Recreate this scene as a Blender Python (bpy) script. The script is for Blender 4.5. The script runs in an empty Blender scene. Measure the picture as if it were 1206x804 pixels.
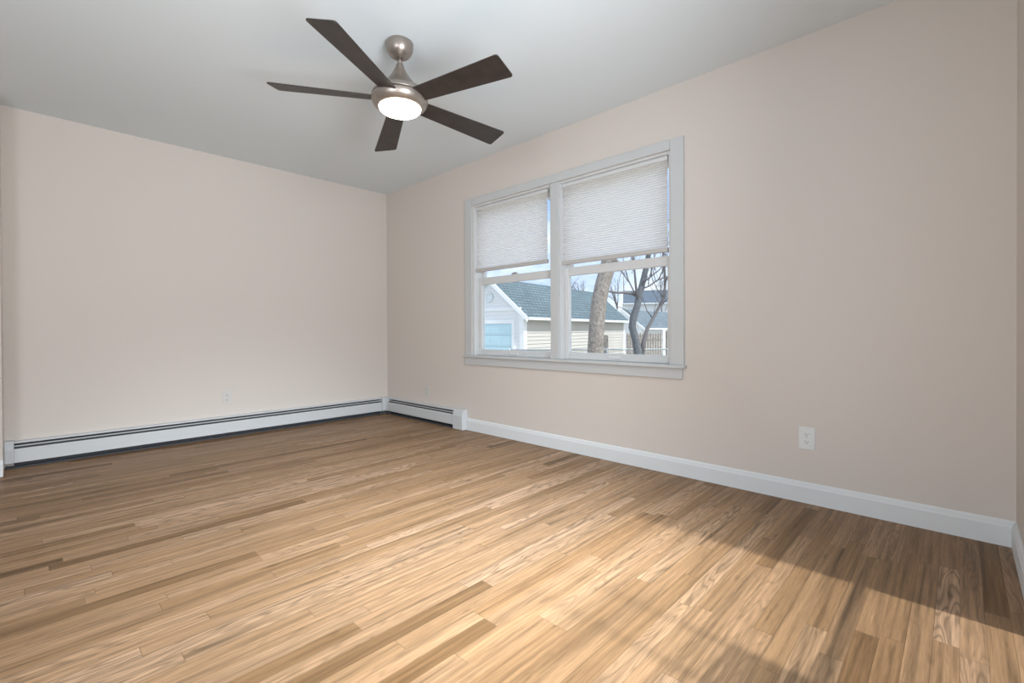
import bpy, bmesh, math, random
from mathutils import Vector, Matrix

random.seed(7)
R = math.radians
scene = bpy.context.scene
COL = scene.collection

# ------------------------------------------------------------------ camera
F_PX, YAW, PITCH, ROLL, EYE, SHIFT = 552.4, 46.293, -0.357, -0.30, 0.9083, -9.152
cam_d = bpy.data.cameras.new('camera')
cam = bpy.data.objects.new('camera', cam_d)
COL.objects.link(cam)
cam_d.sensor_width = 36.0
cam_d.lens = 36.0 * F_PX / 1206.0
cam_d.shift_y = SHIFT / 1206.0
cam_d.clip_start = 0.02
cam_d.clip_end = 400
cam.matrix_world = (Matrix.Translation((0, 0, EYE)) @ Matrix.Rotation(R(-YAW), 4, 'Z')
                    @ Matrix.Rotation(R(90 + PITCH), 4, 'X') @ Matrix.Rotation(R(ROLL), 4, 'Z'))
scene.camera = cam

# ------------------------------------------------------------------ exposure
vs = scene.view_settings
vs.view_transform = 'Standard'
vs.look = 'None'
vs.exposure = 0.0
vs.gamma = 1.0
vs.use_curve_mapping = False
scene.cycles.use_denoising = True
scene.cycles.use_adaptive_sampling = False
scene.cycles.max_bounces = 10
scene.cycles.diffuse_bounces = 6
scene.cycles.sample_clamp_indirect = 6.0

# ------------------------------------------------------------------ world: pale blue sky with broken cloud
SKY_STRENGTH = 1.5
world = bpy.data.worlds.new('sky')
scene.world = world
world.use_nodes = True
wt = world.node_tree
wt.nodes.clear()
def wn(t, **kw):
    n = wt.nodes.new(t)
    for k, v in kw.items():
        setattr(n, k, v)
    return n
tc = wn('ShaderNodeTexCoord')
mp = wn('ShaderNodeMapping'); mp.inputs['Scale'].default_value = (1.0, 1.0, 2.6)
nz = wn('ShaderNodeTexNoise'); nz.inputs['Scale'].default_value = 2.6; nz.inputs['Detail'].default_value = 6; nz.inputs['Roughness'].default_value = 0.6
cr = wn('ShaderNodeValToRGB')
cr.color_ramp.elements[0].position = 0.38; cr.color_ramp.elements[0].color = (0.33, 0.49, 0.80, 1)
cr.color_ramp.elements[1].position = 0.60; cr.color_ramp.elements[1].color = (0.93, 0.96, 1.0, 1)
bg = wn('ShaderNodeBackground'); bg.inputs['Strength'].default_value = SKY_STRENGTH
wo = wn('ShaderNodeOutputWorld')
L = wt.links.new
L(tc.outputs['Generated'], mp.inputs['Vector']); L(mp.outputs['Vector'], nz.inputs['Vector'])
L(nz.outputs['Fac'], cr.inputs['Fac']); L(cr.outputs['Color'], bg.inputs['Color']); L(bg.outputs['Background'], wo.inputs['Surface'])

# ------------------------------------------------------------------ sun (from behind the camera, through an added opening)
SUN_ELEV, SUN_AZ = 54.0, 181.0        # azimuth the light comes from, from +Y towards +X
sun_d = bpy.data.lights.new('sun', 'SUN')
sun_d.energy = 4.8
sun_d.angle = R(2.2)
sun_d.color = (1.0, 0.97, 0.94)
sun = bpy.data.objects.new('sun', sun_d); COL.objects.link(sun)
sd = Vector((math.sin(R(SUN_AZ)) * math.cos(R(SUN_ELEV)), math.cos(R(SUN_AZ)) * math.cos(R(SUN_ELEV)), math.sin(R(SUN_ELEV))))
sun.rotation_euler = sd.to_track_quat('Z', 'Y').to_euler()
sun.location = (0, -6, 8)

# ------------------------------------------------------------------ added fill lamps just inside two added openings out of view
def area(name, loc, direction, sx, sy, power, color):
    d = bpy.data.lights.new(name, 'AREA')
    d.shape = 'RECTANGLE'; d.size = sx; d.size_y = sy; d.energy = power; d.color = color
    o = bpy.data.objects.new(name, d); COL.objects.link(o)
    o.location = loc
    o.rotation_euler = Vector(direction).to_track_quat('-Z', 'Z').to_euler()
    return o
area('side_fill', (-1.25, 0.65, 1.10), (1, 0.5, 0.0), 1.4, 1.2, 46, (0.92, 0.962, 1.0))  # added fill lamp that evens out walls and ceiling
front_fill_light = area('front_wall_fill', (0.8, -0.14, 1.30), (0.10, 1.0, 0.25), 0.9, 1.3, 32, (0.92, 0.962, 1.0))  # added fill lamp that lifts the back wall
front_fill_light.data.spread = R(115)
pool = area('floor_pool_fill', (1.15, -0.13, 1.60), (0.06, 1.0, -0.86), 1.4, 0.8, 38, (0.86, 0.94, 1.0))  # added lamp that makes the soft bright pool on the floor
pool.data.spread = R(64)
# ================================================================== helpers
def mat(name, color, rough=0.5, metal=0.0, spec=0.5, bump=None, vary=None):
    m = bpy.data.materials.new(name)
    m.use_nodes = True
    nt = m.node_tree
    b = nt.nodes['Principled BSDF']
    b.inputs['Base Color'].default_value = (*color, 1)
    b.inputs['Roughness'].default_value = rough
    b.inputs['Metallic'].default_value = metal
    b.inputs['Specular IOR Level'].default_value = spec
    if vary or bump:
        t = nt.nodes.new('ShaderNodeTexCoord')
    if vary:                        # (scale, amount)
        n = nt.nodes.new('ShaderNodeTexNoise'); n.inputs['Scale'].default_value = vary[0]; n.inputs['Detail'].default_value = 4
        r = nt.nodes.new('ShaderNodeValToRGB')
        a = vary[1]
        r.color_ramp.elements[0].position = 0.3; r.color_ramp.elements[1].position = 0.7
        r.color_ramp.elements[0].color = (*[c * (1 - a) for c in color], 1)
        r.color_ramp.elements[1].color = (*[min(1, c * (1 + a)) for c in color], 1)
        nt.links.new(t.outputs['Object'], n.inputs['Vector']); nt.links.new(n.outputs['Fac'], r.inputs['Fac'])
        nt.links.new(r.outputs['Color'], b.inputs['Base Color'])
    if bump:                        # (scale, strength)
        n = nt.nodes.new('ShaderNodeTexNoise'); n.inputs['Scale'].default_value = bump[0]; n.inputs['Detail'].default_value = 3
        u = nt.nodes.new('ShaderNodeBump'); u.inputs['Strength'].default_value = bump[1]; u.inputs['Distance'].default_value = 0.002
        nt.links.new(t.outputs['Object'], n.inputs['Vector']); nt.links.new(n.outputs['Fac'], u.inputs['Height'])
        nt.links.new(u.outputs['Normal'], b.inputs['Normal'])
    return m

class MB:
    """collects shapes in world coordinates; build() links them as one mesh object"""
    def __init__(self):
        self.bm = bmesh.new()
    def box(self, x0, x1, y0, y1, z0, z1, M=None):
        vs = [Vector((x, y, z)) for x in (x0, x1) for y in (y0, y1) for z in (z0, z1)]
        if M: vs = [M @ v for v in vs]
        v = [self.bm.verts.new(p) for p in vs]
        for f in ((0, 1, 3, 2), (4, 6, 7, 5), (0, 4, 5, 1), (2, 3, 7, 6), (0, 2, 6, 4), (1, 5, 7, 3)):
            self.bm.faces.new([v[i] for i in f])
        return self
    def prism(self, prof, a, b, axis='y', M=None):
        """closed profile of (u,w) pairs swept along an axis; y: (u,w)=(x,z); x: (y,z); z: (x,y)"""
        def P(u, w, t):
            p = {'y': (u, t, w), 'x': (t, u, w), 'z': (u, w, t)}[axis]
            return M @ Vector(p) if M else Vector(p)
        r0 = [self.bm.verts.new(P(u, w, a)) for u, w in prof]
        r1 = [self.bm.verts.new(P(u, w, b)) for u, w in prof]
        n = len(prof)
        for i in range(n):
            f = self.bm.faces.new((r0[i], r0[(i + 1) % n], r1[(i + 1) % n], r1[i]))
        self.bm.faces.new(r0[::-1]); self.bm.faces.new(r1)
        return self
    def lathe(self, prof, c, seg=48, M=None):
        """profile of (radius, z) about a vertical axis at c; ends closed"""
        rings = []
        for r, z in prof:
            ring = []
            for k in range(seg):
                a = 2 * math.pi * k / seg
                p = Vector((c[0] + r * math.cos(a), c[1] + r * math.sin(a), c[2] + z))
                ring.append(self.bm.verts.new(M @ p if M else p))
            rings.append(ring)
        for i in range(len(rings) - 1):
            for k in range(seg):
                f = self.bm.faces.new((rings[i][k], rings[i][(k + 1) % seg], rings[i + 1][(k + 1) % seg], rings[i + 1][k]))
                f.smooth = True
        self.bm.faces.new(rings[0]); self.bm.faces.new(rings[-1])
        return self
    def tube(self, pts, rad, seg=8):
        pts = [Vector(p) for p in pts]
        rings = []
        ref = Vector((0.31, 0.87, 0.38)).normalized()
        for i, p in enumerate(pts):
            d = (pts[min(i + 1, len(pts) - 1)] - pts[max(i - 1, 0)]).normalized()
            a = d.cross(ref)
            if a.length < 1e-3: a = d.cross(Vector((1, 0, 0)))
            a.normalize(); b = d.cross(a)
            r = rad[i] if isinstance(rad, (list, tuple)) else rad
            rings.append([self.bm.verts.new(p + (a * math.cos(t) + b * math.sin(t)) * r) for t in [2 * math.pi * k / seg for k in range(seg)]])
        for i in range(len(rings) - 1):
            for k in range(seg):
                f = self.bm.faces.new((rings[i][k], rings[i][(k + 1) % seg], rings[i + 1][(k + 1) % seg], rings[i + 1][k]))
                f.smooth = True
        self.bm.faces.new(rings[0]); self.bm.faces.new(rings[-1])
        return self
    def poly(self, pts):
        self.bm.faces.new([self.bm.verts.new(p) for p in pts]); return self
    def build(self, name, material, parent=None, bevel=0.0, origin=None):
        bmesh.ops.recalc_face_normals(self.bm, faces=self.bm.faces[:])
        if parent is not None:
            o0 = parent['_o'] if '_o' in parent.keys() else (0, 0, 0)
            off = Vector(o0)
        else:
            off = Vector(origin) if origin else Vector((0, 0, 0))
        if off.length > 0:
            bmesh.ops.translate(self.bm, verts=self.bm.verts[:], vec=-off)
        me = bpy.data.meshes.new(name)
        self.bm.to_mesh(me); self.bm.free()
        o = bpy.data.objects.new(name, me); COL.objects.link(o)
        me.materials.append(material)
        if parent is not None:
            o.parent = parent
            o['_o'] = tuple(off)
        else:
            o.location = off
            o['_o'] = tuple(off)
        if bevel:
            bv = o.modifiers.new('bevel', 'BEVEL'); bv.width = bevel; bv.segments = 2; bv.limit_method = 'ANGLE'
        return o

def thing(name, loc, label, cat, group=None):
    o = bpy.data.objects.new(name, None); COL.objects.link(o)
    o.empty_display_size = 0.1
    o.location = loc; o['_o'] = tuple(loc)
    o['label'] = label; o['category'] = cat
    if group: o['group'] = group
    return o
def tag(o, label, cat, group=None, kind=None):
    o['label'] = label; o['category'] = cat
    if group: o['group'] = group
    if kind: o['kind'] = kind
    return o
def struct(o):
    o['kind'] = 'structure'; return o
def struct_empty(name, loc):
    o = bpy.data.objects.new(name, None); COL.objects.link(o)
    o.location = loc; o['_o'] = tuple(loc); o['kind'] = 'structure'; o.empty_display_size = 0.1
    return o

# point at pixel (px,py) and depth D along the view axis of the level camera: used to lay the garden out
_f = Vector((math.sin(R(YAW)), math.cos(R(YAW)), 0)); _r = Vector((math.cos(R(YAW)), -math.sin(R(YAW)), 0))
def at(px, py, D):
    u = (px - 603) / F_PX; v = -(py - 402 - SHIFT) / F_PX
    c, s = math.cos(R(ROLL)), math.sin(R(ROLL))
    u, v = u * c - v * s, u * s + v * c
    return Vector((0, 0, EYE)) + D * (_f + _r * u + Vector((0, 0, v + math.tan(R(PITCH)))))

# ================================================================== materials
M_WALL = mat('wall_paint', (0.640, 0.588, 0.545), 0.85, spec=0.2, bump=(220, 0.06))
M_CEIL = mat('ceiling_paint', (0.715, 0.77, 0.80), 0.9, spec=0.1, bump=(160, 0.05))
M_TRIM = mat('trim_paint_dimmed', (0.545, 0.56, 0.565), 0.5, spec=0.25)  # window trim paint darkened to offset the stronger light there
M_BASE = mat('trim_paint_lifted', (0.70, 0.725, 0.74), 0.5, spec=0.25)  # same trim paint, lightened where the baseboards get less light
M_SASH = mat('vinyl_white', (0.64, 0.65, 0.655), 0.45, spec=0.3)
M_RAIL = mat('shade_rail_grey', (0.50, 0.485, 0.47), 0.5)
M_HEAT = mat('heater_enamel', (0.565, 0.585, 0.60), 0.4, spec=0.35)
M_DARK = mat('fin_and_gap_shade', (0.060, 0.063, 0.070), 0.7, spec=0.2)  # dark fins, plus the shade of the heater gaps put into colour
M_FIN = mat('heater_fins', (0.10, 0.105, 0.115), 0.5, metal=0.5)
M_PLATE = mat('outlet_plastic', (0.70, 0.72, 0.71), 0.4)
M_SLOT = mat('outlet_slot', (0.03, 0.03, 0.03), 0.6)
M_SCREW = mat('screw_metal', (0.55, 0.55, 0.53), 0.35, metal=0.9)
M_NICKEL = mat('brushed_nickel', (0.34, 0.295, 0.26), 0.34, metal=0.75, vary=(30, 0.06))
M_BLADE = mat('fan_blade_espresso', (0.034, 0.026, 0.023), 0.40, spec=0.4, vary=(14, 0.25))
M_BRASS = mat('sash_lock_metal', (0.5, 0.5, 0.5), 0.35, metal=0.6)

def glass_mat():
    m = bpy.data.materials.new('window_glass'); m.use_nodes = True
    nt = m.node_tree; nt.nodes.clear()
    tr = nt.nodes.new('ShaderNodeBsdfTransparent'); tr.inputs['Color'].default_value = (0.95, 0.97, 0.97, 1)
    gl = nt.nodes.new('ShaderNodeBsdfGlossy'); gl.inputs['Roughness'].default_value = 0.02
    lw = nt.nodes.new('ShaderNodeLayerWeight'); lw.inputs['Blend'].default_value = 0.5
    pw = nt.nodes.new('ShaderNodeMath'); pw.operation = 'POWER'; pw.inputs[1].default_value = 5.0
    fr = nt.nodes.new('ShaderNodeMath'); fr.operation = 'MULTIPLY_ADD'; fr.inputs[1].default_value = 0.9; fr.inputs[2].default_value = 0.03
    nt.links.new(lw.outputs['Facing'], pw.inputs[0]); nt.links.new(pw.outputs[0], fr.inputs[0])
    mx = nt.nodes.new('ShaderNodeMixShader'); out = nt.nodes.new('ShaderNodeOutputMaterial')
    nt.links.new(fr.outputs[0], mx.inputs[0]); nt.links.new(tr.outputs[0], mx.inputs[1]); nt.links.new(gl.outputs[0], mx.inputs[2])
    nt.links.new(mx.outputs[0], out.inputs['Surface'])
    return m
M_GLASS = glass_mat()

PLEAT = 0.0165
def shade_mat():
    m = bpy.data.materials.new('cellular_fabric'); m.use_nodes = True
    nt = m.node_tree; nt.nodes.clear()
    di = nt.nodes.new('ShaderNodeBsdfDiffuse'); di.inputs['Color'].default_value = (0.82, 0.825, 0.83, 1)
    tl = nt.nodes.new('ShaderNodeBsdfTranslucent'); tl.inputs['Color'].default_value = (0.97, 0.915, 0.895, 1)
    mx = nt.nodes.new('ShaderNodeMixShader'); mx.inputs[0].default_value = 0.84
    # pleat shading painted as stripes, standing also for the denser bonded seam between cells
    tc = nt.nodes.new('ShaderNodeTexCoord'); sp = nt.nodes.new('ShaderNodeSeparateXYZ'); nt.links.new(tc.outputs['Object'], sp.inputs[0])
    ad = nt.nodes.new('ShaderNodeMath'); ad.operation = 'ADD'; ad.inputs[1].default_value = 0.027 + PLEAT * 0.25; nt.links.new(sp.outputs[2], ad.inputs[0])
    dv = nt.nodes.new('ShaderNodeMath'); dv.operation = 'DIVIDE'; dv.inputs[1].default_value = PLEAT; nt.links.new(ad.outputs[0], dv.inputs[0])
    fc = nt.nodes.new('ShaderNodeMath'); fc.operation = 'FRACT'; nt.links.new(dv.outputs[0], fc.inputs[0])
    rp = nt.nodes.new('ShaderNodeValToRGB'); e = rp.color_ramp.elements
    e[0].position = 0.30; e[0].color = (0.82, 0.775, 0.76, 1); e[1].position = 0.55; e[1].color = (0.985, 0.935, 0.915, 1)
    x = e.new(0.92); x.color = (0.985, 0.935, 0.915, 1); x = e.new(1.0); x.color = (0.82, 0.775, 0.76, 1)
    nt.links.new(fc.outputs[0], rp.inputs['Fac']); nt.links.new(rp.outputs['Color'], tl.inputs['Color'])
    out = nt.nodes.new('ShaderNodeOutputMaterial')
    nt.links.new(di.outputs[0], mx.inputs[1]); nt.links.new(tl.outputs[0], mx.inputs[2]); nt.links.new(mx.outputs[0], out.inputs['Surface'])
    return m
M_SHADE = shade_mat()

def emit_mat(name, color, strength):
    m = bpy.data.materials.new(name); m.use_nodes = True
    b = m.node_tree.nodes['Principled BSDF']
    b.inputs['Base Color'].default_value = (0.9, 0.9, 0.88, 1)
    b.inputs['Emission Color'].default_value = (*color, 1); b.inputs['Emission Strength'].default_value = strength
    b.inputs['Roughness'].default_value = 0.3
    return m
M_BOWL = emit_mat('lit_opal_glass', (1.0, 0.90, 0.76), 9.0)

def oak_mat():
    m = bpy.data.materials.new('oak_strip_floor'); m.use_nodes = True
    nt = m.node_tree; b = nt.nodes['Principled BSDF']
    N = nt.nodes.new; K = nt.links.new
    def math_(op, a, c=None, clamp=False):
        n = N('ShaderNodeMath'); n.operation = op; n.use_clamp = clamp
        for i, v in enumerate((a, c)):
            if v is None: continue
            if isinstance(v, (int, float)): n.inputs[i].default_value = v
            else: K(v, n.inputs[i])
        return n.outputs[0]
    tc = N('ShaderNodeTexCoord'); sp = N('ShaderNodeSeparateXYZ'); K(tc.outputs['Object'], sp.inputs[0])
    x, y = sp.outputs[0], sp.outputs[1]
    W = 0.0572
    yr = math_('DIVIDE', y, W); row = math_('FLOOR', yr); fy = math_('FRACT', yr)
    w1 = N('ShaderNodeTexWhiteNoise'); w1.noise_dimensions = '1D'; K(row, w1.inputs['W'])
    w1b = N('ShaderNodeTexWhiteNoise'); w1b.noise_dimensions = '1D'; K(math_('ADD', row, 71.3), w1b.inputs['W'])
    plen = math_('ADD', math_('MULTIPLY', w1b.outputs['Value'], 0.9), 0.55)
    xr = math_('DIVIDE', math_('ADD', x, math_('MULTIPLY', w1.outputs['Value'], 7.0)), plen)
    pl = math_('FLOOR', xr); fx = math_('FRACT', xr)
    cid = N('ShaderNodeCombineXYZ'); K(row, cid.inputs[0]); K(pl, cid.inputs[1])
    w2 = N('ShaderNodeTexWhiteNoise'); w2.noise_dimensions = '2D'; K(cid.outputs[0], w2.inputs['Vector'])
    w2c = N('ShaderNodeSeparateColor'); K(w2.outputs['Color'], w2c.inputs[0])
    base = N('ShaderNodeValToRGB'); els = base.color_ramp.elements
    els[0].position = 0.0; els[0].color = (0.13, 0.073, 0.034, 1)
    els[1].position = 1.0; els[1].color = (0.345, 0.223, 0.138, 1)
    for p, c in ((0.06, (0.195, 0.113, 0.056)), (0.30, (0.243, 0.146, 0.077)), (0.65, (0.28, 0.171, 0.095)), (0.88, (0.31, 0.195, 0.113))):
        e = els.new(p); e.color = (*c, 1)
    K(w2.outputs['Value'], base.inputs['Fac'])
    # grain: long streaks, different on every strip
    gv = N('ShaderNodeCombineXYZ')
    K(math_('ADD', math_('MULTIPLY', x, 2.2), math_('MULTIPLY', w2c.outputs[0], 60)), gv.inputs[0])
    K(math_('ADD', math_('MULTIPLY', y, 75), math_('MULTIPLY', w2c.outputs[1], 90)), gv.inputs[1])
    K(math_('MULTIPLY', w2c.outputs[2], 40), gv.inputs[2])
    g1 = N('ShaderNodeTexNoise'); g1.inputs['Scale'].default_value = 1.0; g1.inputs['Detail'].default_value = 5; g1.inputs['Roughness'].default_value = 0.62
    K(gv.outputs[0], g1.inputs['Vector'])
    # cathedral figure: distorted rings stretched along the strip
    cv = N('ShaderNodeCombineXYZ')
    K(math_('ADD', math_('MULTIPLY', x, 1.9), math_('MULTIPLY', w2c.outputs[1], 50)), cv.inputs[0])
    K(math_('ADD', math_('MULTIPLY', y, 17), math_('MULTIPLY', w2c.outputs[2], 50)), cv.inputs[1])
    c1 = N('ShaderNodeTexNoise'); c1.inputs['Scale'].default_value = 1.0; c1.inputs['Detail'].default_value = 1.5; c1.inputs['Distortion'].default_value = 0.4
    K(cv.outputs[0], c1.inputs['Vector'])
    ring = math_('SINE', math_('MULTIPLY', c1.outputs['Fac'], 75.0))
    ring = math_('POWER', math_('ADD', math_('MULTIPLY', ring, 0.5), 0.5), 3.0)
    # knots / mineral streaks
    kv = N('ShaderNodeCombineXYZ')
    K(math_('ADD', math_('MULTIPLY', x, 5.0), math_('MULTIPLY', w2c.outputs[2], 30)), kv.inputs[0])
    K(math_('MULTIPLY', y, 26), kv.inputs[1])
    k1 = N('ShaderNodeTexNoise'); k1.inputs['Scale'].default_value = 1.0; k1.inputs['Detail'].default_value = 3
    K(kv.outputs[0], k1.inputs['Vector'])
    kn = N('ShaderNodeMapRange'); kn.inputs['From Min'].default_value = 0.64; kn.inputs['From Max'].default_value = 0.80
    K(k1.outputs['Fac'], kn.inputs['Value'])
    # darker growth streaks and open pores
    sv = N('ShaderNodeCombineXYZ')
    K(math_('ADD', math_('MULTIPLY', x, 1.3), math_('MULTIPLY', w2c.outputs[0], 80)), sv.inputs[0])
    K(math_('ADD', math_('MULTIPLY', y, 34), math_('MULTIPLY', w2c.outputs[2], 33)), sv.inputs[1])
    s1 = N('ShaderNodeTexNoise'); s1.inputs['Scale'].default_value = 1.0; s1.inputs['Detail'].default_value = 4; s1.inputs['Roughness'].default_value = 0.55
    K(sv.outputs[0], s1.inputs['Vector'])
    st = N('ShaderNodeMapRange'); st.inputs['From Min'].default_value = 0.50; st.inputs['From Max'].default_value = 0.74
    K(s1.outputs['Fac'], st.inputs['Value'])
    stm = math_('SUBTRACT', 1.0, math_('MULTIPLY', st.outputs[0], 0.48))
    pv = N('ShaderNodeCombineXYZ'); K(math_('MULTIPLY', x, 16), pv.inputs[0]); K(math_('MULTIPLY', y, 420), pv.inputs[1])
    p1 = N('ShaderNodeTexNoise'); p1.inputs['Scale'].default_value = 1.0; p1.inputs['Detail'].default_value = 2
    K(pv.outputs[0], p1.inputs['Vector'])
    pm = N('ShaderNodeMapRange'); pm.inputs['From Min'].default_value = 0.35; pm.inputs['From Max'].default_value = 0.7
    pm.inputs['To Min'].default_value = 1.08; pm.inputs['To Max'].default_value = 0.86
    K(p1.outputs['Fac'], pm.inputs['Value'])
    # value multiplier
    gm = N('ShaderNodeMapRange'); gm.inputs['From Min'].default_value = 0.28; gm.inputs['From Max'].default_value = 0.72
    gm.inputs['To Min'].default_value = 0.60; gm.inputs['To Max'].default_value = 1.30
    K(g1.outputs['Fac'], gm.inputs['Value'])
    rm = math_('SUBTRACT', 1.0, math_('MULTIPLY', ring, math_('MULTIPLY', math_('POWER', w2c.outputs[0], 2.0), 0.42)))
    km = math_('SUBTRACT', 1.0, math_('MULTIPLY', kn.outputs[0], 0.55))
    # seams
    e1 = math_('LESS_THAN', fy, 0.030)
    e2 = math_('LESS_THAN', math_('MULTIPLY', fx, plen), 0.0022)
    seam = math_('MAXIMUM', e1, e2)
    sm = math_('SUBTRACT', 1.0, math_('MULTIPLY', seam, 0.34))
    mul = math_('MULTIPLY', math_('MULTIPLY', math_('MULTIPLY', gm.outputs[0], rm), math_('MULTIPLY', km, sm)), math_('MULTIPLY', math_('MULTIPLY', stm, pm.outputs[0]), 1.10))
    vm = N('ShaderNodeVectorMath'); vm.operation = 'SCALE'
    K(base.outputs['Color'], vm.inputs[0]); K(mul, vm.inputs['Scale'])
    K(vm.outputs[0], b.inputs['Base Color'])
    rr = N('ShaderNodeMapRange'); rr.inputs['To Min'].default_value = 0.36; rr.inputs['To Max'].default_value = 0.52
    K(g1.outputs['Fac'], rr.inputs['Value']); K(rr.outputs[0], b.inputs['Roughness'])
    b.inputs['Specular IOR Level'].default_value = 0.16
    bp = N('ShaderNodeBump'); bp.inputs['Strength'].default_value = 0.12; bp.inputs['Distance'].default_value = 0.001
    K(math_('SUBTRACT', g1.outputs['Fac'], seam), bp.inputs['Height']); K(bp.outputs['Normal'], b.inputs['Normal'])
    return m
M_OAK = oak_mat()

# ================================================================== room shell
XW, YW, H = 2.838, 4.650, 2.44        # window wall, back wall, ceiling
XL, YF = -1.35, -0.168                # far side wall (out of view), wall beside the camera
T = 0.13
struct(MB().box(XL - T, XW + T, YF - T, YW + T, -0.12, 0).build('floor', M_OAK))
struct(MB().box(XL - T, XW + T, YF - T, YW + T, H, H + 0.15).build('ceiling', M_CEIL))
struct(MB().box(XL - T, XW + T, YW, YW + T, 0, H).build('wall_back', M_WALL))
# window openings in the right wall
ZS, ZH = 0.690, 2.036                  # stool top, head
WR = (1.322, 2.212); WL = (2.283, 3.196)
w = MB()
w.box(XW, XW + T, YF - T, WR[0], 0, H); w.box(XW, XW + T, WL[1], YW, 0, H)
w.box(XW, XW + T, WR[0], WL[1], 0, ZS - 0.02); w.box(XW, XW + T, WR[0], WL[1], ZH, H)
w.box(XW, XW + T, WR[1], WL[0], ZS - 0.02, ZH)
struct(w.build('wall_right', M_WALL))
# short return of the left wall, room opens to the left beyond it
struct(MB().box(-0.20, -0.086, 4.395, YW, 0, H).build('wall_left', M_WALL, bevel=0.012))
# side wall of the space on the left, with a window added for fill light (out of view)
w = MB()
w.box(XL - T, XL, YF - T, -0.05, 0, H); w.box(XL - T, XL, 1.55, YW, 0, H)
w.box(XL - T, XL, -0.05, 1.55, 0, 0.6); w.box(XL - T, XL, -0.05, 1.55, 2.1, H)
struct(w.build('wall_side', M_WALL))
# wall beside the camera; unseen glazed opening added and shaped for the floor streaks
DX0, DXm0, DXm1, DX1, DZ, DT = 0.45, 1.20, 1.39, 2.045, 2.02, 0.90
w = MB()
w.box(XL, DX0, YF - T, YF, 0, H); w.box(DX1, XW, YF - T, YF, 0, H)
w.box(DX0, DX1, YF - T, YF, DZ, H); w.box(DXm0, DXm1, YF - T, YF, 0, DT)  # unseen low pier added to cast the dark patch on the floor
struct(w.build('wall_front', M_WALL))
dm = struct_empty('added_door', (1.25, YF - T / 2, 0))  # unseen door added to let in the sun streaks
fr = MB(); g = MB()
def lite(a, c, z0, z1, rail=None):
    ya, yb = YF - 0.09, YF - 0.05; t = 0.012
    fr.box(a, a + t, ya, yb, z0, z1); fr.box(c - t, c, ya, yb, z0, z1)
    fr.box(a + t, c - t, ya, yb, z0, z0 + t); fr.box(a + t, c - t, ya, yb, z1 - t, z1)
    if rail: fr.box(a + t, c - t, ya + 0.01, yb - 0.005, rail, rail + 0.025)
    for p, q in ((z0 + t, rail), (rail + 0.025, z1 - t)) if rail else ((z0 + t, z1 - t),):
        g.box(a + t + 0.001, c - t - 0.001, YF - 0.072, YF - 0.068, p + 0.001, q - 0.001)
lite(DX0, DXm0, 0.001, DZ, 0.665); lite(DXm1, DX1, 0.001, DZ, 0.665); lite(DXm0 + 0.001, DXm1 - 0.001, DT + 0.001, DZ)
fr.build('added_door_frame', M_SASH, dm)
g.build('added_door_glass', M_GLASS, dm)
w3 = struct_empty('added_window', (XL - T / 2, 0.75, 0.6))  # unseen window added to go with the side fill lamp
fr = MB()
fr.box(XL - 0.09, XL - 0.03, -0.05, 0.0, 0.6, 2.1); fr.box(XL - 0.09, XL - 0.03, 1.5, 1.55, 0.6, 2.1)
fr.box(XL - 0.09, XL - 0.03, 0.0, 1.5, 0.6, 0.65); fr.box(XL - 0.09, XL - 0.03, 0.0, 1.5, 2.05, 2.1); fr.box(XL - 0.09, XL - 0.03, 0.72, 0.78, 0.65, 2.05)
fr.build('window_frame', M_SASH, w3)
MB().box(XL - 0.062, XL - 0.058, 0.001, 0.719, 0.651, 2.049).box(XL - 0.062, XL - 0.058, 0.781, 1.499, 0.651, 2.049).build('window_glass', M_GLASS, w3)

# baseboards: flat board with a stepped, bevelled top
def base_prof(s):      # s = inward direction on u axis; returns profile relative to wall
    return [(0, 0), (s * 0.014, 0), (s * 0.014, 0.082), (s * 0.012, 0.086), (s * 0.009, 0.100), (s * 0.004, 0.108), (0, 0.108)]
struct(MB().prism([(XW + u, z) for u, z in base_prof(-1)], YF, 3.284, 'y').build('baseboard_right', M_BASE))
struct(MB().prism([(YF + u, z) for u, z in base_prof(1)], 2.12, XW - 0.0145, 'x').build('baseboard_front', M_BASE))
struct(MB().prism([(4.395 - 0.0, 0), (4.395 - 0.014, 0), (4.395 - 0.014, 0.085), (4.395 - 0.006, 0.105), (4.395, 0.105)], -0.20, -0.086, 'x').build('baseboard_left', M_BASE, bevel=0.004))

# ================================================================== window casing (trim) and windows
tr = struct_empty('trim_1', (XW, 2.25, ZS))
c = MB()
Y0, Y1, ZT = 1.232, 3.290, 2.104
cx0, cx1 = XW - 0.018, XW
c.box(cx0, cx1, Y0, WR[0] - 0.004, ZS, ZT)                  # right leg
c.box(cx0, cx1, WL[1] + 0.004, Y1, ZS, ZT)                  # left leg
c.box(cx0, cx1, WR[0] - 0.004, WL[1] + 0.004, ZH + 0.004, ZT)  # head
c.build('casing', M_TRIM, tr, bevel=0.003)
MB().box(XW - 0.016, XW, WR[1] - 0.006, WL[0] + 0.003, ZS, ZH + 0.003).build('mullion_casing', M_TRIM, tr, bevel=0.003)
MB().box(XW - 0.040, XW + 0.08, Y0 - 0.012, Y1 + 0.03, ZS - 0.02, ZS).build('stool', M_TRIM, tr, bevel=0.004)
MB().box(XW - 0.016, XW, Y0 + 0.012, Y1 + 0.012, ZS - 0.088, ZS - 0.0205).build('apron', M_TRIM, tr, bevel=0.003)

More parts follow.
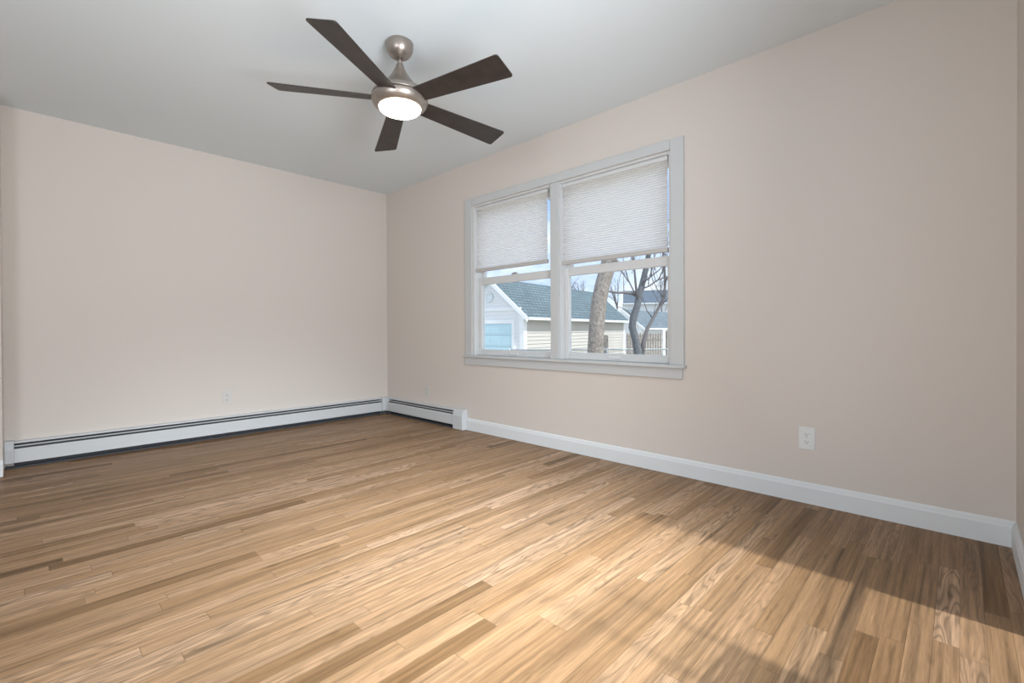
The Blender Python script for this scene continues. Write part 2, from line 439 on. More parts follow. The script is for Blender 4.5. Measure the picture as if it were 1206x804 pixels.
def window(name, ya, yb):
    w = struct_empty(name, (XW + 0.08, (ya + yb) / 2, ZS))
    j = MB(); t = 0.012
    x0, x1 = XW + 0.001, XW + 0.128
    j.box(x0, x1, ya, ya + t, ZS + 0.001, ZH); j.box(x0, x1, yb - t, yb, ZS + 0.001, ZH)
    j.box(x0, x1, ya + t, yb - t, ZH - t, ZH); j.box(XW + 0.08, XW + 0.15, ya + t, yb - t, ZS - 0.018, ZS + 0.006)
    # stops dividing the two sash tracks
    j.box(XW + 0.090, XW + 0.094, ya + t, ya + t + 0.008, ZS + 0.006, ZH - t); j.box(XW + 0.090, XW + 0.094, yb - t - 0.008, yb - t, ZS + 0.006, ZH - t)
    j.build('window_frame', M_SASH, w)
    ya += t + 0.001; yb -= t + 0.001
    zm0, zm1 = 1.326, 1.388
    def sash(nm, xa, xb, z0, z1, brail, trail, st):
        s = MB()
        s.box(xa, xb, ya, ya + st, z0, z1); s.box(xa, xb, yb - st, yb, z0, z1)
        s.box(xa, xb, ya + st, yb - st, z0, z0 + brail); s.box(xa, xb, ya + st, yb - st, z1 - trail, z1)
        so = s.build(nm, M_SASH, w, bevel=0.003)
        xm = (xa + xb) / 2
        MB().box(xm - 0.002, xm + 0.002, ya + st - 0.004, yb - st + 0.004, z0 + brail - 0.004, z1 - trail + 0.004).build('glass', M_GLASS, so)
        return so
    lo = sash('lower_sash', XW + 0.055, XW + 0.089, ZS + 0.001, zm1, 0.051, zm1 - zm0, 0.036)
    up = sash('upper_sash', XW + 0.095, XW + 0.126, zm0 + 0.01, ZH - 0.013, 0.045, 0.05, 0.036)
    ym = (ya + yb) / 2
    k = MB(); k.box(XW + 0.056, XW + 0.086, ym - 0.03, ym + 0.03, zm1, zm1 + 0.010); k.box(XW + 0.060, XW + 0.074, ym - 0.022, ym + 0.022, zm1 + 0.010, zm1 + 0.018)
    k.build('sash_lock', M_BRASS, lo, bevel=0.002)
    MB().box(XW + 0.046, XW + 0.056, ym - 0.045, ym + 0.045, ZS + 0.016, ZS + 0.034).build('sash_lift', M_PLATE, lo, bevel=0.002)
    return w
window('window_1', *WL)
window('window_2', *WR)

# ---- cellular shades, hung inside the frames
def shade(ya, yb, zb, label):
    xs = XW + 0.028
    s = thing('cellular_shade', (xs, (ya + yb) / 2, ZH - 0.013), label, 'window shade', 'cellular shades in the double window')
    MB().box(xs - 0.010, xs + 0.018, ya, yb, ZH - 0.040, ZH - 0.013).build('headrail', M_SASH, s, bevel=0.003)
    z1 = ZH - 0.040; n = int(math.ceil((z1 - zb - 0.030) / PLEAT))
    f = MB(); prev = None
    for i in range(2 * n + 1):
        z = z1 - PLEAT * i / 2; u = -0.0032 if i % 2 else 0.0
        cur = [f.bm.verts.new((xs + u, ya + 0.002, z)), f.bm.verts.new((xs + u, yb - 0.002, z))]
        if prev: f.bm.faces.new((prev[0], prev[1], cur[1], cur[0]))
        prev = cur
    f.build('pleated_fabric', M_SHADE, s)
    MB().box(xs - 0.014, xs + 0.014, ya, yb, zb, zb + 0.030).build('bottom_rail', M_RAIL, s, bevel=0.004)
    return s
shade(WR[0] + 0.030, WR[1] - 0.016, 1.408, 'wider white pleated cellular shade in the right window, a bright gap at its right edge')
shade(WL[0] + 0.062, WL[1] - 0.016, 1.440, 'white pleated cellular shade in the left window, nearer the room corner')

# ================================================================== baseboard heaters
def heater_parts(root, M, a, b, axis):
    """u = distance out from the wall"""
    def pr(prof, nm, m, aa=a, bb=b, bev=0.0):
        o = MB().prism([M(u, z) for u, z in prof], aa, bb, axis).build(nm, m, root, bevel=bev); return o
    pr([(0.001, 0.012), (0.006, 0.012), (0.006, 0.170), (0.040, 0.170), (0.046, 0.166), (0.046, 0.172), (0.040, 0.178), (0.001, 0.178)], 'back_hood', M_HEAT)
    pr([(0.0065, 0.008), (0.012, 0.008), (0.012, 0.166), (0.0065, 0.166)], 'recess_shade_sheet', M_DARK)  # dark sheet standing in for the shade inside the slots
    pr([(0.014, 0.045), (0.046, 0.045), (0.046, 0.150), (0.014, 0.150)], 'finned_element', M_DARK)
    pr([(0.040, 0.140), (0.052, 0.146), (0.054, 0.149), (0.050, 0.153), (0.038, 0.145)], 'damper', M_HEAT)
    pr([(0.054, 0.040), (0.060, 0.037), (0.063, 0.040), (0.063, 0.124), (0.058, 0.131), (0.047, 0.131), (0.047, 0.127), (0.056, 0.125), (0.058, 0.121), (0.058, 0.043)], 'front_panel', M_HEAT)
cap = [(0.0005, 0.0), (0.060, 0.0), (0.066, 0.004), (0.066, 0.128), (0.060, 0.152), (0.050, 0.180), (0.044, 0.185), (0.0005, 0.185)]
hb = thing('baseboard_heater', (1.3, YW, 0), 'long white baseboard heater with dark slots running under the back wall', 'heater')
MBk = lambda u, z: (YW - u, z)
heater_parts(hb, MBk, -0.040, 2.729, 'x')
cap_hi = [(u, max(z, 0.036)) for u, z in cap]
MB().prism([MBk(u, z) for u, z in cap_hi], -0.085, -0.0405, 'x').build('end_cap', M_HEAT, hb, bevel=0.003)
MB().prism([MBk(u, z) for u, z in [(0.012, 0.0), (0.052, 0.0), (0.052, 0.012), (0.012, 0.012)]], -0.080, 2.70, 'x').build('floor_gap_shade', M_DARK, hb)  # dark strip painting in the shade of the floor gap
hr = thing('baseboard_heater', (XW, 4.0, 0), 'short white baseboard heater on the window wall next to the room corner', 'heater')
MRk = lambda u, z: (XW - u, z)
heater_parts(hr, MRk, 3.425, 4.551, 'y')
MB().prism([MRk(u, z) for u, z in cap], 3.286, 3.4245, 'y').build('end_cap', M_HEAT, hr, bevel=0.010)
MB().prism([MRk(u, z) for u, z in [(0.012, 0.0), (0.052, 0.0), (0.052, 0.012), (0.012, 0.012)]], 3.43, 4.515, 'y').build('floor_gap_shade', M_DARK, hr)  # dark strip for the shade under this run
# corner cover joining the two runs
cc = MB()
cc.prism([(XW - 0.001, YW - 0.001), (XW - 0.1050, YW - 0.001), (XW - 0.1050, YW - 0.066), (XW - 0.075, YW - 0.066), (XW - 0.066, YW - 0.075), (XW - 0.066, YW - 0.0950), (XW - 0.001, YW - 0.0950)], 0.036, 0.182, 'z')
cc.build('corner_cover', M_HEAT, hb, bevel=0.004)
MB().prism([(XW - 0.012, YW - 0.012), (XW - 0.129, YW - 0.012), (XW - 0.129, YW - 0.052), (XW - 0.052, YW - 0.052), (XW - 0.052, YW - 0.129), (XW - 0.012, YW - 0.129)], 0.0, 0.0355, 'z').build('corner_gap_shade', M_DARK, hb)  # dark block for the shade under the corner cover

# ================================================================== wall outlets
def outlet(loc, normal, label, pm):
    """duplex outlet; local frame: x right along wall, y out of wall, z up"""
    n = Vector(normal); xax = Vector((0, 0, 1)).cross(n)
    Mx = Matrix((( xax.x, n.x, 0, loc[0]), (xax.y, n.y, 0, loc[1]), (xax.z, n.z, 1, loc[2]), (0, 0, 0, 1)))
    o = thing('wall_outlet', loc, label, 'outlet', 'duplex outlets')
    MB().box(-0.0365, 0.0365, 0.0003, 0.0055, -0.0585, 0.0585, Mx).build('cover_plate', pm, o, bevel=0.003)
    for zc in (0.0195, -0.0195):
        prof = []
        for k in range(24):
            a = 2 * math.pi * k / 24
            prof.append((0.0172 * math.cos(a), zc + max(-0.0125, min(0.0125, 0.0172 * math.sin(a)))))
        m = MB()
        r0 = [m.bm.verts.new(Mx @ Vector((u, 0.0056, z))) for u, z in prof]; r1 = [m.bm.verts.new(Mx @ Vector((u * .97, 0.0076, zc + (z - zc) * .97))) for u, z in prof]
        for i in range(24): m.bm.faces.new((r0[i], r0[(i + 1) % 24], r1[(i + 1) % 24], r1[i]))
        m.bm.faces.new(r0); m.bm.faces.new(r1)
        rc = m.build('receptacle', pm, o)
        s = MB()
        s.box(-0.0078, -0.0055, 0.0072, 0.0080, zc - 0.0015, zc + 0.0075, Mx); s.box(0.0055, 0.0078, 0.0072, 0.0080, zc - 0.0005, zc + 0.0065, Mx)
        Mh = Mx @ Matrix.Translation((0, 0.0076, zc - 0.0070)) @ Matrix.Rotation(R(90), 4, 'X')
        s.lathe([(0.0027, -0.0004), (0.0027, 0.0004)], (0, 0, 0), 14, Mh)
        s.build('slot', M_SLOT, rc)
    Mh = Mx @ Matrix.Translation((0, 0.0062, 0)) @ Matrix.Rotation(R(90), 4, 'X')
    MB().lathe([(0.0032, -0.0010), (0.0030, 0.0010)], (0, 0, 0), 14, Mh).build('screw', M_SCREW, o)
    return o
M_PLATE2 = mat('painted_outlet_plastic', (0.595, 0.58, 0.555), 0.5)
outlet((XW, 0.580, 0.338), (-1, 0, 0), 'white duplex wall outlet low on the window wall, right of the windows', M_PLATE)
outlet((1.243, YW, 0.337), (0, -1, 0), 'pale wall outlet on the back wall just above the long baseboard heater', M_PLATE2)
outlet((XW, 3.905, 0.302), (-1, 0, 0), 'small pale wall outlet above the short heater near the room corner', M_PLATE2)

# ================================================================== ceiling fan
FX, FY = 1.4013, 2.1539
fan = thing('ceiling_fan', (FX, FY, H), 'dark five-blade ceiling fan in brushed nickel with a lit opal light bowl', 'ceiling fan')
c0 = (FX, FY, 0)
MB().lathe([(0.067, 2.4395), (0.071, 2.435), (0.0715, 2.420), (0.069, 2.402), (0.063, 2.386), (0.053, 2.372), (0.040, 2.363), (0.026, 2.359), (0.016, 2.358)], c0).build('canopy', M_NICKEL, fan)
MB().lathe([(0.0135, 2.361), (0.0135, 2.312)], c0, 24).build('downrod', M_NICKEL, fan)
MB().lathe([(0.015, 2.328), (0.019, 2.322), (0.024, 2.308), (0.032, 2.290), (0.043, 2.270), (0.056, 2.250), (0.072, 2.230), (0.090, 2.212),
            (0.110, 2.196), (0.128, 2.182), (0.140, 2.168), (0.1455, 2.155), (0.146, 2.150)], c0, 64).build('motor_housing', M_NICKEL, fan)
MB().lathe([(0.136, 2.1495), (0.136, 2.146), (0.1465, 2.145), (0.1480, 2.136), (0.1465, 2.126), (0.142, 2.115), (0.134, 2.104), (0.123, 2.096), (0.1105, 2.094)], c0, 64).build('light_ring', M_NICKEL, fan)
MB().lathe([(0.110, 2.102), (0.110, 2.092), (0.107, 2.085), (0.099, 2.077), (0.086, 2.071), (0.068, 2.067), (0.046, 2.064), (0.020, 2.063), (0.004, 2.0625)], c0, 64).build('light_bowl', M_BOWL, fan)
def blade(ang, el):
    rt, rr, w0, w1, th = 0.110, 0.667, 0.052, 0.0722, 0.0035
    out = [(rt, -w0 * 0.9), (rt + 0.06, -w0)]
    cr = 0.014
    out += [(rr - cr, -w1)] + [(rr - cr + cr * math.sin(R(a)), -w1 + cr - cr * math.cos(R(a))) for a in (30, 60, 90)]
    out += [(x, -y) for x, y in out[::-1]]
    m = MB()
    Mb = (Matrix.Translation((FX, FY, 2.137)) @ Matrix.Rotation(R(ang), 4, 'Z') @ Matrix.Rotation(-math.atan2(el, rr), 4, 'Y') @ Matrix.Rotation(R(-13.3), 4, 'X'))
    m.prism(out, -th, th, 'z', Mb)
    return m.build('blade', M_BLADE, fan, bevel=0.002)
for a, e in ((-78.3, -0.018), (-5.6, -0.028), (65.3, -0.028), (136.3, 0.062), (209.6, 0.0)):
    blade(a, e)

# ================================================================== outside
GZ = -0.80
M_GROUND = mat('pale_bounce_ground', (0.36, 0.35, 0.29), 0.95, vary=(3.0, 0.35))  # unseen ground, paled to bounce light up to the ceiling
gm = MB(); gm.box(XW + T + 0.02, 120, -40, 110, GZ - 0.2, GZ)
struct(gm.build('ground', M_GROUND))

def shingle_mat(name, color):
    m = bpy.data.materials.new(name); m.use_nodes = True
    nt = m.node_tree; b = nt.nodes['Principled BSDF']; b.inputs['Roughness'].default_value = 0.85
    t = nt.nodes.new('ShaderNodeTexCoord')
    br = nt.nodes.new('ShaderNodeTexBrick')
    br.inputs['Scale'].default_value = 1.0; br.inputs['Brick Width'].default_value = 0.30; br.inputs['Row Height'].default_value = 0.21; br.inputs['Mortar Size'].default_value = 0.028
    br.inputs['Color1'].default_value = (*[c * 0.85 for c in color], 1); br.inputs['Color2'].default_value = (*[c * 1.15 for c in color], 1)
    br.inputs['Mortar'].default_value = (*[c * 0.40 for c in color], 1)
    n = nt.nodes.new('ShaderNodeTexNoise'); n.inputs['Scale'].default_value = 0.8; n.inputs['Detail'].default_value = 4
    mr = nt.nodes.new('ShaderNodeMapRange'); mr.inputs['To Min'].default_value = 0.75; mr.inputs['To Max'].default_value = 1.25
    vm = nt.nodes.new('ShaderNodeVectorMath'); vm.operation = 'SCALE'
    nt.links.new(t.outputs['UV'], br.inputs['Vector']); nt.links.new(t.outputs['Object'], n.inputs['Vector'])
    nt.links.new(n.outputs['Fac'], mr.inputs['Value']); nt.links.new(br.outputs['Color'], vm.inputs[0]); nt.links.new(mr.outputs[0], vm.inputs['Scale'])
    nt.links.new(vm.outputs[0], b.inputs['Base Color'])
    return m
def uv_roof(o, u_axis, s_axis):
    """uv in metres: along the eave and up the slope"""
    me = o.data; uv = me.uv_layers.new(name='uv')
    for lp in me.loops:
        p = me.vertices[lp.vertex_index].co
        uv.data[lp.index].uv = (p.dot(u_axis), p.dot(s_axis))

M_ROOF = shingle_mat('blue_grey_shingles', (0.125, 0.178, 0.205))
M_ROOF2 = shingle_mat('slate_blue_shingles', (0.17, 0.215, 0.25))
M_ROOF3 = shingle_mat('dark_blue_shingles', (0.12, 0.16, 0.21))
M_CREAM = mat('cream_siding', (0.55, 0.525, 0.485), 0.7, vary=(1.5, 0.03))
M_WSIDE = mat('white_siding', (0.80, 0.81, 0.82), 0.7)
M_XTRIM = mat('exterior_white_trim', (0.88, 0.89, 0.90), 0.5)
M_BLUEDOOR = mat('pale_blue_door_paint', (0.52, 0.72, 0.80), 0.5)
M_GUTTER = mat('gutter_aluminium', (0.74, 0.78, 0.80), 0.4)
M_BARK = mat('grey_bark', (0.27, 0.24, 0.215), 0.95, vary=(22, 0.4), bump=(45, 1.0))
M_BARK2 = mat('dark_bark', (0.135, 0.145, 0.16), 0.95, vary=(22, 0.35))
M_TWIG = mat('twig_bark', (0.17, 0.16, 0.165), 0.95)
M_WOOD = mat('weathered_wood', (0.29, 0.26, 0.23), 0.9, vary=(9, 0.3))
M_STEEL = mat('galvanised_steel', (0.45, 0.48, 0.49), 0.45, metal=0.6)

# ---- garage: local frame u along the long wall, n into the depth, origin at the front corner
AZ = R(82)
GU = Vector((math.sin(AZ), math.cos(AZ), 0)); GN = Vector((-GU.y, GU.x, 0))
A = at(621, 373, 19.5)
def gable_house(name, label, A, U, N, Ln, span, eave, rise, m_long, m_gable, m_roof, lap, ov=0.28, detail=False):
    """A: eave corner of the roof (front, left).  Walls stand ov inside the eave line."""
    E = Vector((A.x, A.y, 0))
    M = Matrix(((U.x, N.x, 0, E.x), (U.y, N.y, 0, E.y), (0, 0, 1, GZ), (0, 0, 0, 1)))
    root = thing(name, tuple(M @ Vector((Ln / 2, span / 2, 0))), label, 'garage' if detail else 'house')
    u0, u1, n0, n1 = ov * 0.5, Ln - ov * 0.5, ov, span - ov
    zw = eave + (rise / (span / 2)) * ov - 0.10       # wall top under the roof slope
    # long front wall in lap siding (sawtooth section)
    def lapwall(nn, s, a, b, z0, z1):
        k = max(1, int(round((z1 - z0) / lap))); h = (z1 - z0) / k
        prof = [(nn - s * 0.10, z0), (nn - s * 0.10, z1)]
        pts = []
        for i in range(k):
            pts += [(nn + s * 0.022, z0 + i * h), (nn, z0 + (i + 1) * h)]
        return pts[::1] + [(nn - s * 0.10, z1), (nn - s * 0.10, z0)]
    MB().prism(lapwall(n0, -1, u0, u1, 0, zw), u0 + 0.1, u1 - 0.1, 'x', M).build('front_siding', m_long, root)
    MB().prism(lapwall(n1, 1, u0, u1, 0, zw), u0 + 0.1, u1 - 0.1, 'x', M).build('rear_siding', m_long, root)
    # gable ends: courses clipped to the roof line
    slope = rise / (span / 2)
    def halfw(z):       # usable n range at height z (under roof)
        d = max(0.0, (z - (eave - 0.12)) / slope)
        return max(n0 + 0.0, d), min(n1, span - d)
    for nm, uu, s in (('gable_siding', u0, -1), ('far_gable_siding', u1, 1)):
        g = MB(); z = 0.0; top = eave + rise - 0.16
        while z < top - 0.02:
            h = lap if z < eave + 0.25 else lap * 0.8
            z2 = min(z + h, top)
            a0, b0 = halfw(z); a1, b1 = halfw(z2)
            if b1 - a1 < 0.02: break
            t0, t1 = uu + s * 0.022, uu
            bk = uu - s * 0.09
            P = [M @ Vector(q) for q in ((t0, a0, z), (t0, b0, z), (t1, b1, z2), (t1, a1, z2), (bk, a0, z), (bk, b0, z), (bk, b1, z2), (bk, a1, z2))]
            v = [g.bm.verts.new(p) for p in P]
            for f in ((0, 1, 2, 3), (7, 6, 5, 4), (0, 4, 5, 1), (3, 2, 6, 7), (0, 3, 7, 4), (1, 5, 6, 2)):
                g.bm.faces.new([v[i] for i in f])
            z = z2
        g.build(nm, m_gable, root)
    # roof: two slabs
    th = 0.07
    for s, nm in ((0, 'roof'), (1, 'rear_roof')):
        e = 0 if s == 0 else span
        rg = span / 2
        P = [Vector((0, e, eave)), Vector((Ln, e, eave)), Vector((Ln, rg, eave + rise)), Vector((0, rg, eave + rise))]
        g = MB(); tv = [g.bm.verts.new(M @ p) for p in P]; bv = [g.bm.verts.new(M @ (p - Vector((0, 0, th)))) for p in P]
        g.bm.faces.new(tv); g.bm.faces.new(bv[::-1])
        for i in range(4): g.bm.faces.new((tv[i], tv[(i + 1) % 4], bv[(i + 1) % 4], bv[i]))
        o = g.build(nm, m_roof, root)
        nn = N if s == 0 else -N
        uv_roof(o, U, (nn * (span / 2) + Vector((0, 0, rise))).normalized())
    # rake boards and eave fascia / gutter
    for uu in (0.0, Ln):
        g = MB()
        for e in (0, span):
            P = [Vector((uu, e, eave + 0.01)), Vector((uu, span / 2, eave + rise + 0.01))]
            d = 0.03
            vs = []
            for du in (-d, d):
                for p, dz in ((P[0], 0), (P[1], 0), (P[1], -0.22), (P[0], -0.22)):
                    vs.append(g.bm.verts.new(M @ (p + Vector((du, 0, dz)))))
            g.bm.faces.new(vs[:4]); g.bm.faces.new(vs[4:][::-1])
            for i in range(4): g.bm.faces.new((vs[i], vs[(i + 1) % 4], vs[4 + (i + 1) % 4], vs[4 + i]))
        g.build('rake_board', M_XTRIM, root)
    MB().box(0.03, Ln - 0.03, -0.09, 0.02, eave - 0.13, eave - 0.01, M).build('gutter', M_GUTTER, root, bevel=0.01)
    # corner boards
    for uu, nn in ((u0, n0), (u1, n0), (u0, n1), (u1, n1)):
        du = 0.0 if uu == u0 else -0.16; dn = 0.0 if nn == n0 else -0.16
        MB().box(uu + du - 0.035, uu + du + 0.195, nn + dn - 0.035, nn + dn + 0.195, 0, zw + 0.02, M).build('corner_board', M_XTRIM, root)
    if detail:
        # overhead door in the gable, white casing, band board, round vent
        hc = span / 2; dw = 1.24; dh = 2.02
        d = MB()
        for i in range(4):
            z0, z1 = i * dh / 4 + 0.006, (i + 1) * dh / 4 - 0.006
            d.box(u0 - 0.05, u0 + 0.0, hc - dw, hc + dw, z0, z1, M)
            for k in range(4):
                ya = hc - dw + 0.08 + k * (2 * dw - 0.08) / 4; d.box(u0 - 0.058, u0 - 0.05, ya, ya + (2 * dw - 0.08) / 4 - 0.08, z0 + 0.08, z1 - 0.08, M)
        d.build('overhead_door', M_BLUEDOOR, root)
        c = MB()
        c.box(u0 - 0.07, u0 + 0.02, hc - dw - 0.14, hc - dw - 0.002, 0, dh + 0.16, M); c.box(u0 - 0.07, u0 + 0.02, hc + dw + 0.002, hc + dw + 0.14, 0, dh + 0.16, M)
        c.box(u0 - 0.07, u0 + 0.02, hc - dw - 0.002, hc + dw + 0.002, dh + 0.002, dh + 0.16, M)
        c.build('door_casing', M_XTRIM, root)
        MB().box(u0 - 0.055, u0 + 0.02, n0 + 0.12, n1 - 0.12, eave + 0.30, eave + 0.42, M).build('gable_band', M_XTRIM, root)
        zc = eave + 0.92
        Mv = M @ Matrix.Translation((u0 - 0.02, hc, zc)) @ Matrix.Rotation(R(-90), 4, 'Y')
        v = MB().lathe([(0.22, 0.0), (0.22, 0.05), (0.20, 0.06), (0.16, 0.06), (0.15, 0.03), (0.01, 0.03)], (0, 0, 0), 32, Mv).build('gable_vent', M_GUTTER, root)
    return root
gable_house('garage', 'cream-sided garage with grey shingle roof and pale blue overhead door, seen through the windows', A, GU, GN, 11.2, 4.2, A.z - GZ, 1.80, M_CREAM, M_WSIDE, M_ROOF, 0.16, detail=True)

# ---- houses beyond
B = at(759, 386, 34)
U2 = Vector((math.sin(R(84)), math.cos(R(84)), 0)); N2 = Vector((-U2.y, U2.x, 0))
gable_house('house', 'low white house with slate-blue roof behind the wooden picket fence', B, U2, N2, 10, 3.6, B.z - GZ, 1.45, M_WSIDE, M_WSIDE, M_ROOF2, 0.18)
C = at(733, 357, 50)
U3 = Vector((math.sin(R(150)), math.cos(R(150)), 0)); N3 = Vector((-U3.y, U3.x, 0))
gable_house('house', 'farthest white house with dark blue gable roof seen between the tree branches', C, U3, N3, 5.6, 7.0, C.z - GZ, 1.6, M_WSIDE, M_WSIDE, M_ROOF3, 0.2)

# ---- trees
def branch(mb, p, d, length, r, depth, rng, spread=0.5, seg=6, droop=0.05):
    n = 4; pts = [p]; rad = [r]
    for i in range(n):
        d = (d + Vector((rng.uniform(-1, 1), rng.uniform(-1, 1), rng.uniform(-0.6, 0.9))) * 0.16).normalized()
        p = p + d * (length / n); pts.append(p); rad.append(r * (1 - 0.62 * (i + 1) / n))
    mb.tube(pts, rad, seg)
    if depth <= 0: return
    k = 3 if depth > 1 else 4
    for j in range(k):
        i = rng.choice((1, 2, 3, 4)); q = pts[i]
        nd = (d + Vector((rng.uniform(-1, 1), rng.uniform(-1, 1), rng.uniform(-0.5, 0.8))) * spread * 1.6).normalized()
        branch(mb, q, nd, length * rng.uniform(0.5, 0.75), rad[i] * 0.6, depth - 1, rng, spread, max(4, seg - 1))
def chain(px_pts, D):
    return [at(x, y, D + dd) for x, y, dd in px_pts]

rng = random.Random(11)
D1 = 9.0
pts = [Vector((0, 0, 0))]
tp = chain([(700, 430, 0), (701.5, 405, 0), (703, 380, 0), (705.5, 355, 0.02), (709.5, 335, 0.05), (715, 317, 0.08), (720, 295, 0.1), (727, 265, 0.1), (738, 225, 0.1)], D1)
base = tp[0].copy(); base.z = GZ - 0.05; mid = tp[0].copy(); mid.z = (tp[0].z + GZ) / 2
tp = [base, mid] + tp
tr_r = [0.23, 0.165, 0.150, 0.148, 0.150, 0.147, 0.143, 0.146, 0.138, 0.125, 0.10]
t1 = thing('tree', (base.x, base.y, GZ), 'thick grey-barked leaning tree trunk standing in front of the garage wall', 'tree')
MB().tube(tp, tr_r, 20).build('trunk', M_BARK, t1)
b1 = MB()
for k in range(3):
    branch(b1, tp[-1], Vector((rng.uniform(-.7, .7), rng.uniform(-.7, .7), 1)).normalized(), 1.8, 0.07, 2, rng)
branch(b1, tp[-3], Vector((-0.6, 0.3, 0.9)).normalized(), 1.6, 0.04, 2, rng)
b1.build('branches', M_TWIG, t1)

rng = random.Random(5)
D2 = 11.0
s1 = chain([(752.5, 420, 0), (748.5, 400, 0), (744.5, 385, 0), (746, 374, 0), (750.5, 360, 0), (753.5, 345, .05), (758, 328, .1), (761.5, 312, .1), (765, 292, .1), (772, 262, .1)], D2)
base = s1[0].copy(); base.z = GZ - 0.05
t2 = thing('tree', (base.x, base.y, GZ), 'slender dark multi-stemmed bare tree at the right of the window view', 'tree')
MB().tube([base] + s1, [0.15, 0.105, 0.085, 0.085, 0.090, 0.080, 0.078, 0.070, 0.062, 0.055, 0.04], 12).build('trunk', M_BARK2, t2)
s2 = chain([(754, 420, .1), (758.5, 402, .1), (762, 388, .15), (769, 375, .2), (776, 362, .25), (782, 350, .3), (783.5, 330, .35), (781.5, 305, .4), (780, 285, .4)], D2)
MB().tube(s2, [0.075, 0.055, 0.045, 0.04, 0.037, 0.034, 0.030, 0.026, 0.02], 10).build('side_stem', M_TWIG, t2)
tw = MB()
def lim(pp, r0, r1, D=D2):
    q = chain(pp, D); n = len(q); tw.tube(q, [r0 + (r1 - r0) * i / (n - 1) for i in range(n)], 6); return q
lim([(752, 349, 0), (744, 345.5, 0), (735, 344.5, -.1), (726, 344.5, -.2), (717, 343, -.3), (711, 339, -.3)], 0.038, 0.018)
lim([(751, 355, 0), (749, 338, -.1), (747.5, 322, -.1), (746, 305, -.2), (744, 285, -.2)], 0.035, 0.015)
lim([(752, 352, 0), (746, 342, .2), (740, 330, .3), (736, 316, .3), (733, 300, .3)], 0.022, 0.008)
lim([(756, 340, 0), (764, 337, .1), (774, 330, .2), (784, 326, .2), (795, 324, .2)], 0.022, 0.010)
lim([(757, 333, 0), (766, 326, -.1), (776, 318, -.2), (786, 306, -.2)], 0.020, 0.008)
lim([(745, 372, 0), (739, 366, -.1), (732, 362, -.2), (724, 361, -.2)], 0.016, 0.006)
lim([(769, 375, .2), (762, 366, .3), (757, 352, .3), (754, 340, .3)], 0.016, 0.006)
lim([(776, 362, .25), (786, 352, .3), (795, 340, .3)], 0.018, 0.008)
lim([(782, 350, .3), (774, 341, .2), (768, 328, .1), (766, 312, .1)], 0.016, 0.006)
for (x, y, r, dx, ln) in ((762, 312, .03, .3, 1.3), (782, 335, .02, .3, 1.0), (747, 318, .018, -.3, .8), (780, 322, .018, .1, .9), (775, 330, .015, .6, .8),
                          (740, 332, .012, -.5, .6), (786, 345, .014, .5, .8), (766, 326, .014, .3, .8), (735, 344, .010, -.1, .5), (771, 318, .014, .2, .8)):
    branch(tw, at(x, y, D2 + .1), (_r * dx + Vector((0, 0, 1)) + _f * rng.uniform(-.4, .4)).normalized(), ln, r, 3, rng, 0.55, 5)
for (x, y, r, dx, ln) in ((787, 352, .014, .2, 1.0), (772, 332, .012, -.3, .8), (763, 337, .012, .5, .8), (779, 312, .014, .4, .9), (753, 342, .010, .3, .7), (770, 370, .010, .2, .8), (744, 322, .010, .3, .6),
                          (778, 360, .010, -.5, .8), (736, 318, .010, .4, .7), (768, 345, .009, .8, .7), (783, 366, .009, .4, .8), (728, 344, .008, .2, .6)):
    branch(tw, at(x, y, D2 + .15), (_r * dx + Vector((0, 0, 1)) + _f * rng.uniform(-.4, .4)).normalized(), ln, r, 3, rng, 0.6, 4)
tw.build('branches', M_TWIG, t2)

bare = [(666, 40.0, 352, 2.4, 'small bare tree rising behind the garage roof, left of the thick trunk'),
        (684, 46.5, 352, 2.4, 'second bare treetop behind the garage roof, beside the thick trunk'),
        (727, 42.0, 360, 3.2, 'bare treetop behind the garage between the thick trunk and the slender tree'),
        (779, 46.0, 350, 2.6, 'bare tree behind the slate-blue roof at the far right of the view')]
for i, (px, D, py, hh, lab) in enumerate(bare):
    p = at(px, py, D); g = Vector((p.x, p.y, GZ))
    t = thing('bare_tree', (p.x, p.y, GZ), lab, 'tree', 'bare trees beyond the garage')
    MB().tube([g - Vector((0, 0, .05)), (g + p) / 2 + Vector((.05, 0, 0)), p], [.12, .09, .06], 8).build('trunk', M_TWIG, t)
    m = MB(); rg = random.Random(30 + i)
    for k in range(4):
        branch(m, p - Vector((0, 0, .2 * k)), Vector((rg.uniform(-.8, .8), rg.uniform(-.8, .8), 1.1)).normalized(), hh * rg.uniform(.7, 1.0), .045, 2, rg, .5, 5)
    m.build('branches', M_TWIG, t)

# ---- wooden stockade fence, posts, chain-link fence
sf = thing('stockade_fence', tuple(at(760, 430, 24).xy) + (GZ,), 'weathered wooden picket fence behind the slender tree', 'fence')
d0 = at(738, 400, 24).xy; d1 = at(781, 400, 24).xy
dv = (d1 - d0); ln = dv.length; dv /= ln
npk = int(ln / 0.13)
zt = at(760, 391, 24).z
nv = Vector((-dv.y, dv.x))
for i in range(npk):
    a = d0 + dv * (i * 0.13); b = a + dv * 0.112
    h = zt + random.uniform(-0.03, 0.03)
    m = MB()
    a3, b3 = Vector((a.x, a.y, 0)), Vector((b.x, b.y, 0)); n3 = Vector((nv.x, nv.y, 0)) * 0.02
    fr_ = [a3 + Vector((0, 0, GZ)), b3 + Vector((0, 0, GZ)), b3 + Vector((0, 0, h - .12)), (a3 + b3) / 2 + Vector((0, 0, h)), a3 + Vector((0, 0, h - .12))]
    f0 = [m.bm.verts.new(p) for p in fr_]; f1 = [m.bm.verts.new(p + n3) for p in fr_]
    m.bm.faces.new(f0); m.bm.faces.new(f1[::-1])
    for k in range(5): m.bm.faces.new((f0[k], f0[(k + 1) % 5], f1[(k + 1) % 5], f1[k]))
    m.build('picket', M_WOOD, sf)
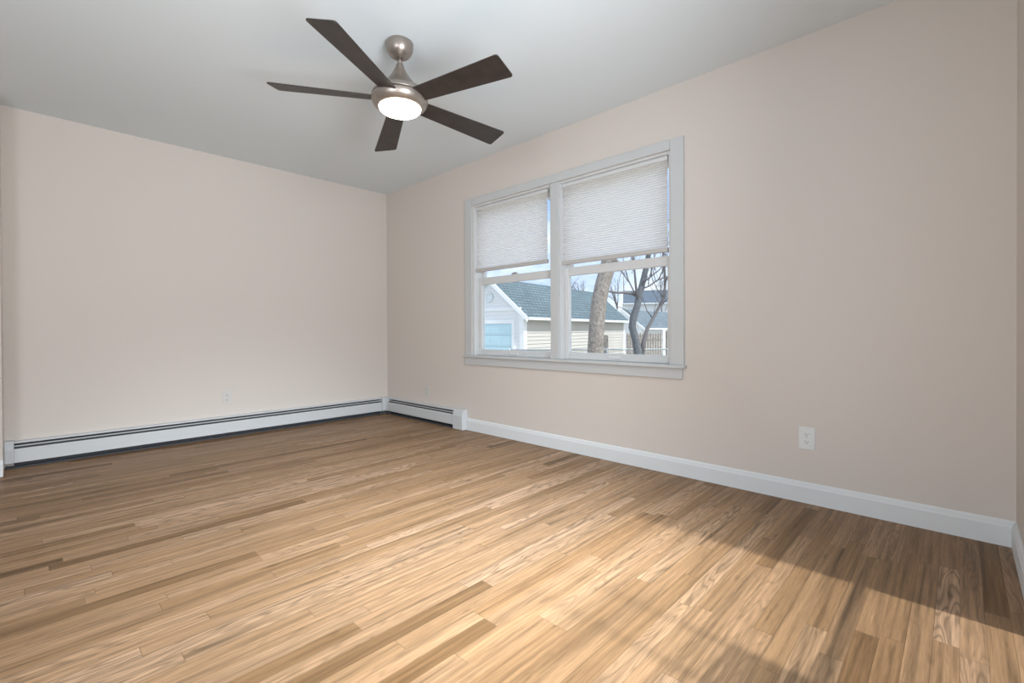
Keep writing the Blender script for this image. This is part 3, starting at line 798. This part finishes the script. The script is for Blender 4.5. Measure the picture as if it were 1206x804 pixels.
Mf = Matrix(((dv.x, nv.x, 0, d0.x), (dv.y, nv.y, 0, d0.y), (0, 0, 1, 0), (0, 0, 0, 1)))
for z in (GZ + .3, zt - .45): MB().box(0, ln, 0.021, 0.06, z, z + .09, Mf).build('rail', M_WOOD, sf)

def post(px, py_top, D, wdt, m, name, label):
    p = at(px, py_top, D)
    Mp = Matrix.Translation((p.x, p.y, 0)) @ Matrix.Rotation(R(-YAW), 4, 'Z')
    o = MB()
    o.box(-wdt / 2, wdt / 2, -wdt / 2, wdt / 2, GZ - .05, p.z - wdt * .2, Mp)
    o.prism([(-wdt / 2, p.z - wdt * .2), (wdt / 2, p.z - wdt * .2), (0, p.z)], -wdt / 2, wdt / 2, 'y', Mp)
    ob = o.build(name, m, origin=(p.x, p.y, GZ))
    tag(ob, label, 'post')
post(713.5, 394.5, 12.25, 0.105, M_WOOD, 'fence_post', 'short weathered wooden post just right of the thick trunk')
post(782.3, 387.5, 22.5, 0.15, M_XTRIM, 'fence_post', 'white post at the right end of the wooden picket fence')
post(786.3, 389.0, 21.5, 0.15, M_WOOD, 'fence_post', 'grey wooden post beside the white post at the far right')

cl = thing('chain_link_fence', tuple(at(720, 430, 12).xy) + (GZ,), 'low galvanised chain-link fence running across the garden in front of the garage', 'fence')
q0 = at(600, 411.5, 12.0); q1 = at(830, 411.5, 12.0); q1.z = q0.z = (q0.z + q1.z) / 2
cd = (q1 - q0); clen = cd.length; cd.normalize()
MB().tube([q0, q1], 0.021, 8).build('top_rail', M_STEEL, cl)
for t in (0.0, 0.5, 1.0):
    p = q0 + cd * clen * t
    MB().tube([Vector((p.x, p.y, GZ - .05)), Vector((p.x, p.y, p.z + .05))], 0.026, 8).build('fence_pole', M_STEEL, cl)
ms = MB(); hgt = q0.z - GZ - .04; stp = 0.075
k = -int(hgt / stp) - 1
while k * stp < clen:
    for sg in (1, -1):
        s0, s1 = k * stp, k * stp + hgt
        za, zb = (GZ + .02, GZ + .02 + hgt) if sg > 0 else (GZ + .02 + hgt, GZ + .02)
        sa, sb = max(s0, 0), min(s1, clen)
        if sb - sa < .05: continue
        fa, fb = (sa - s0) / hgt, (sb - s0) / hgt
        pa = q0 + cd * sa; pb = q0 + cd * sb
        pa.z = za + (zb - za) * fa; pb.z = za + (zb - za) * fb
        ms.tube([pa, pb], 0.0022, 3)
    k += 1
ms.build('wire_mesh', M_STEEL, cl)

# tidy: drop the helper property used while building
for o in bpy.data.objects:
    if '_o' in o.keys():
        del o['_o']
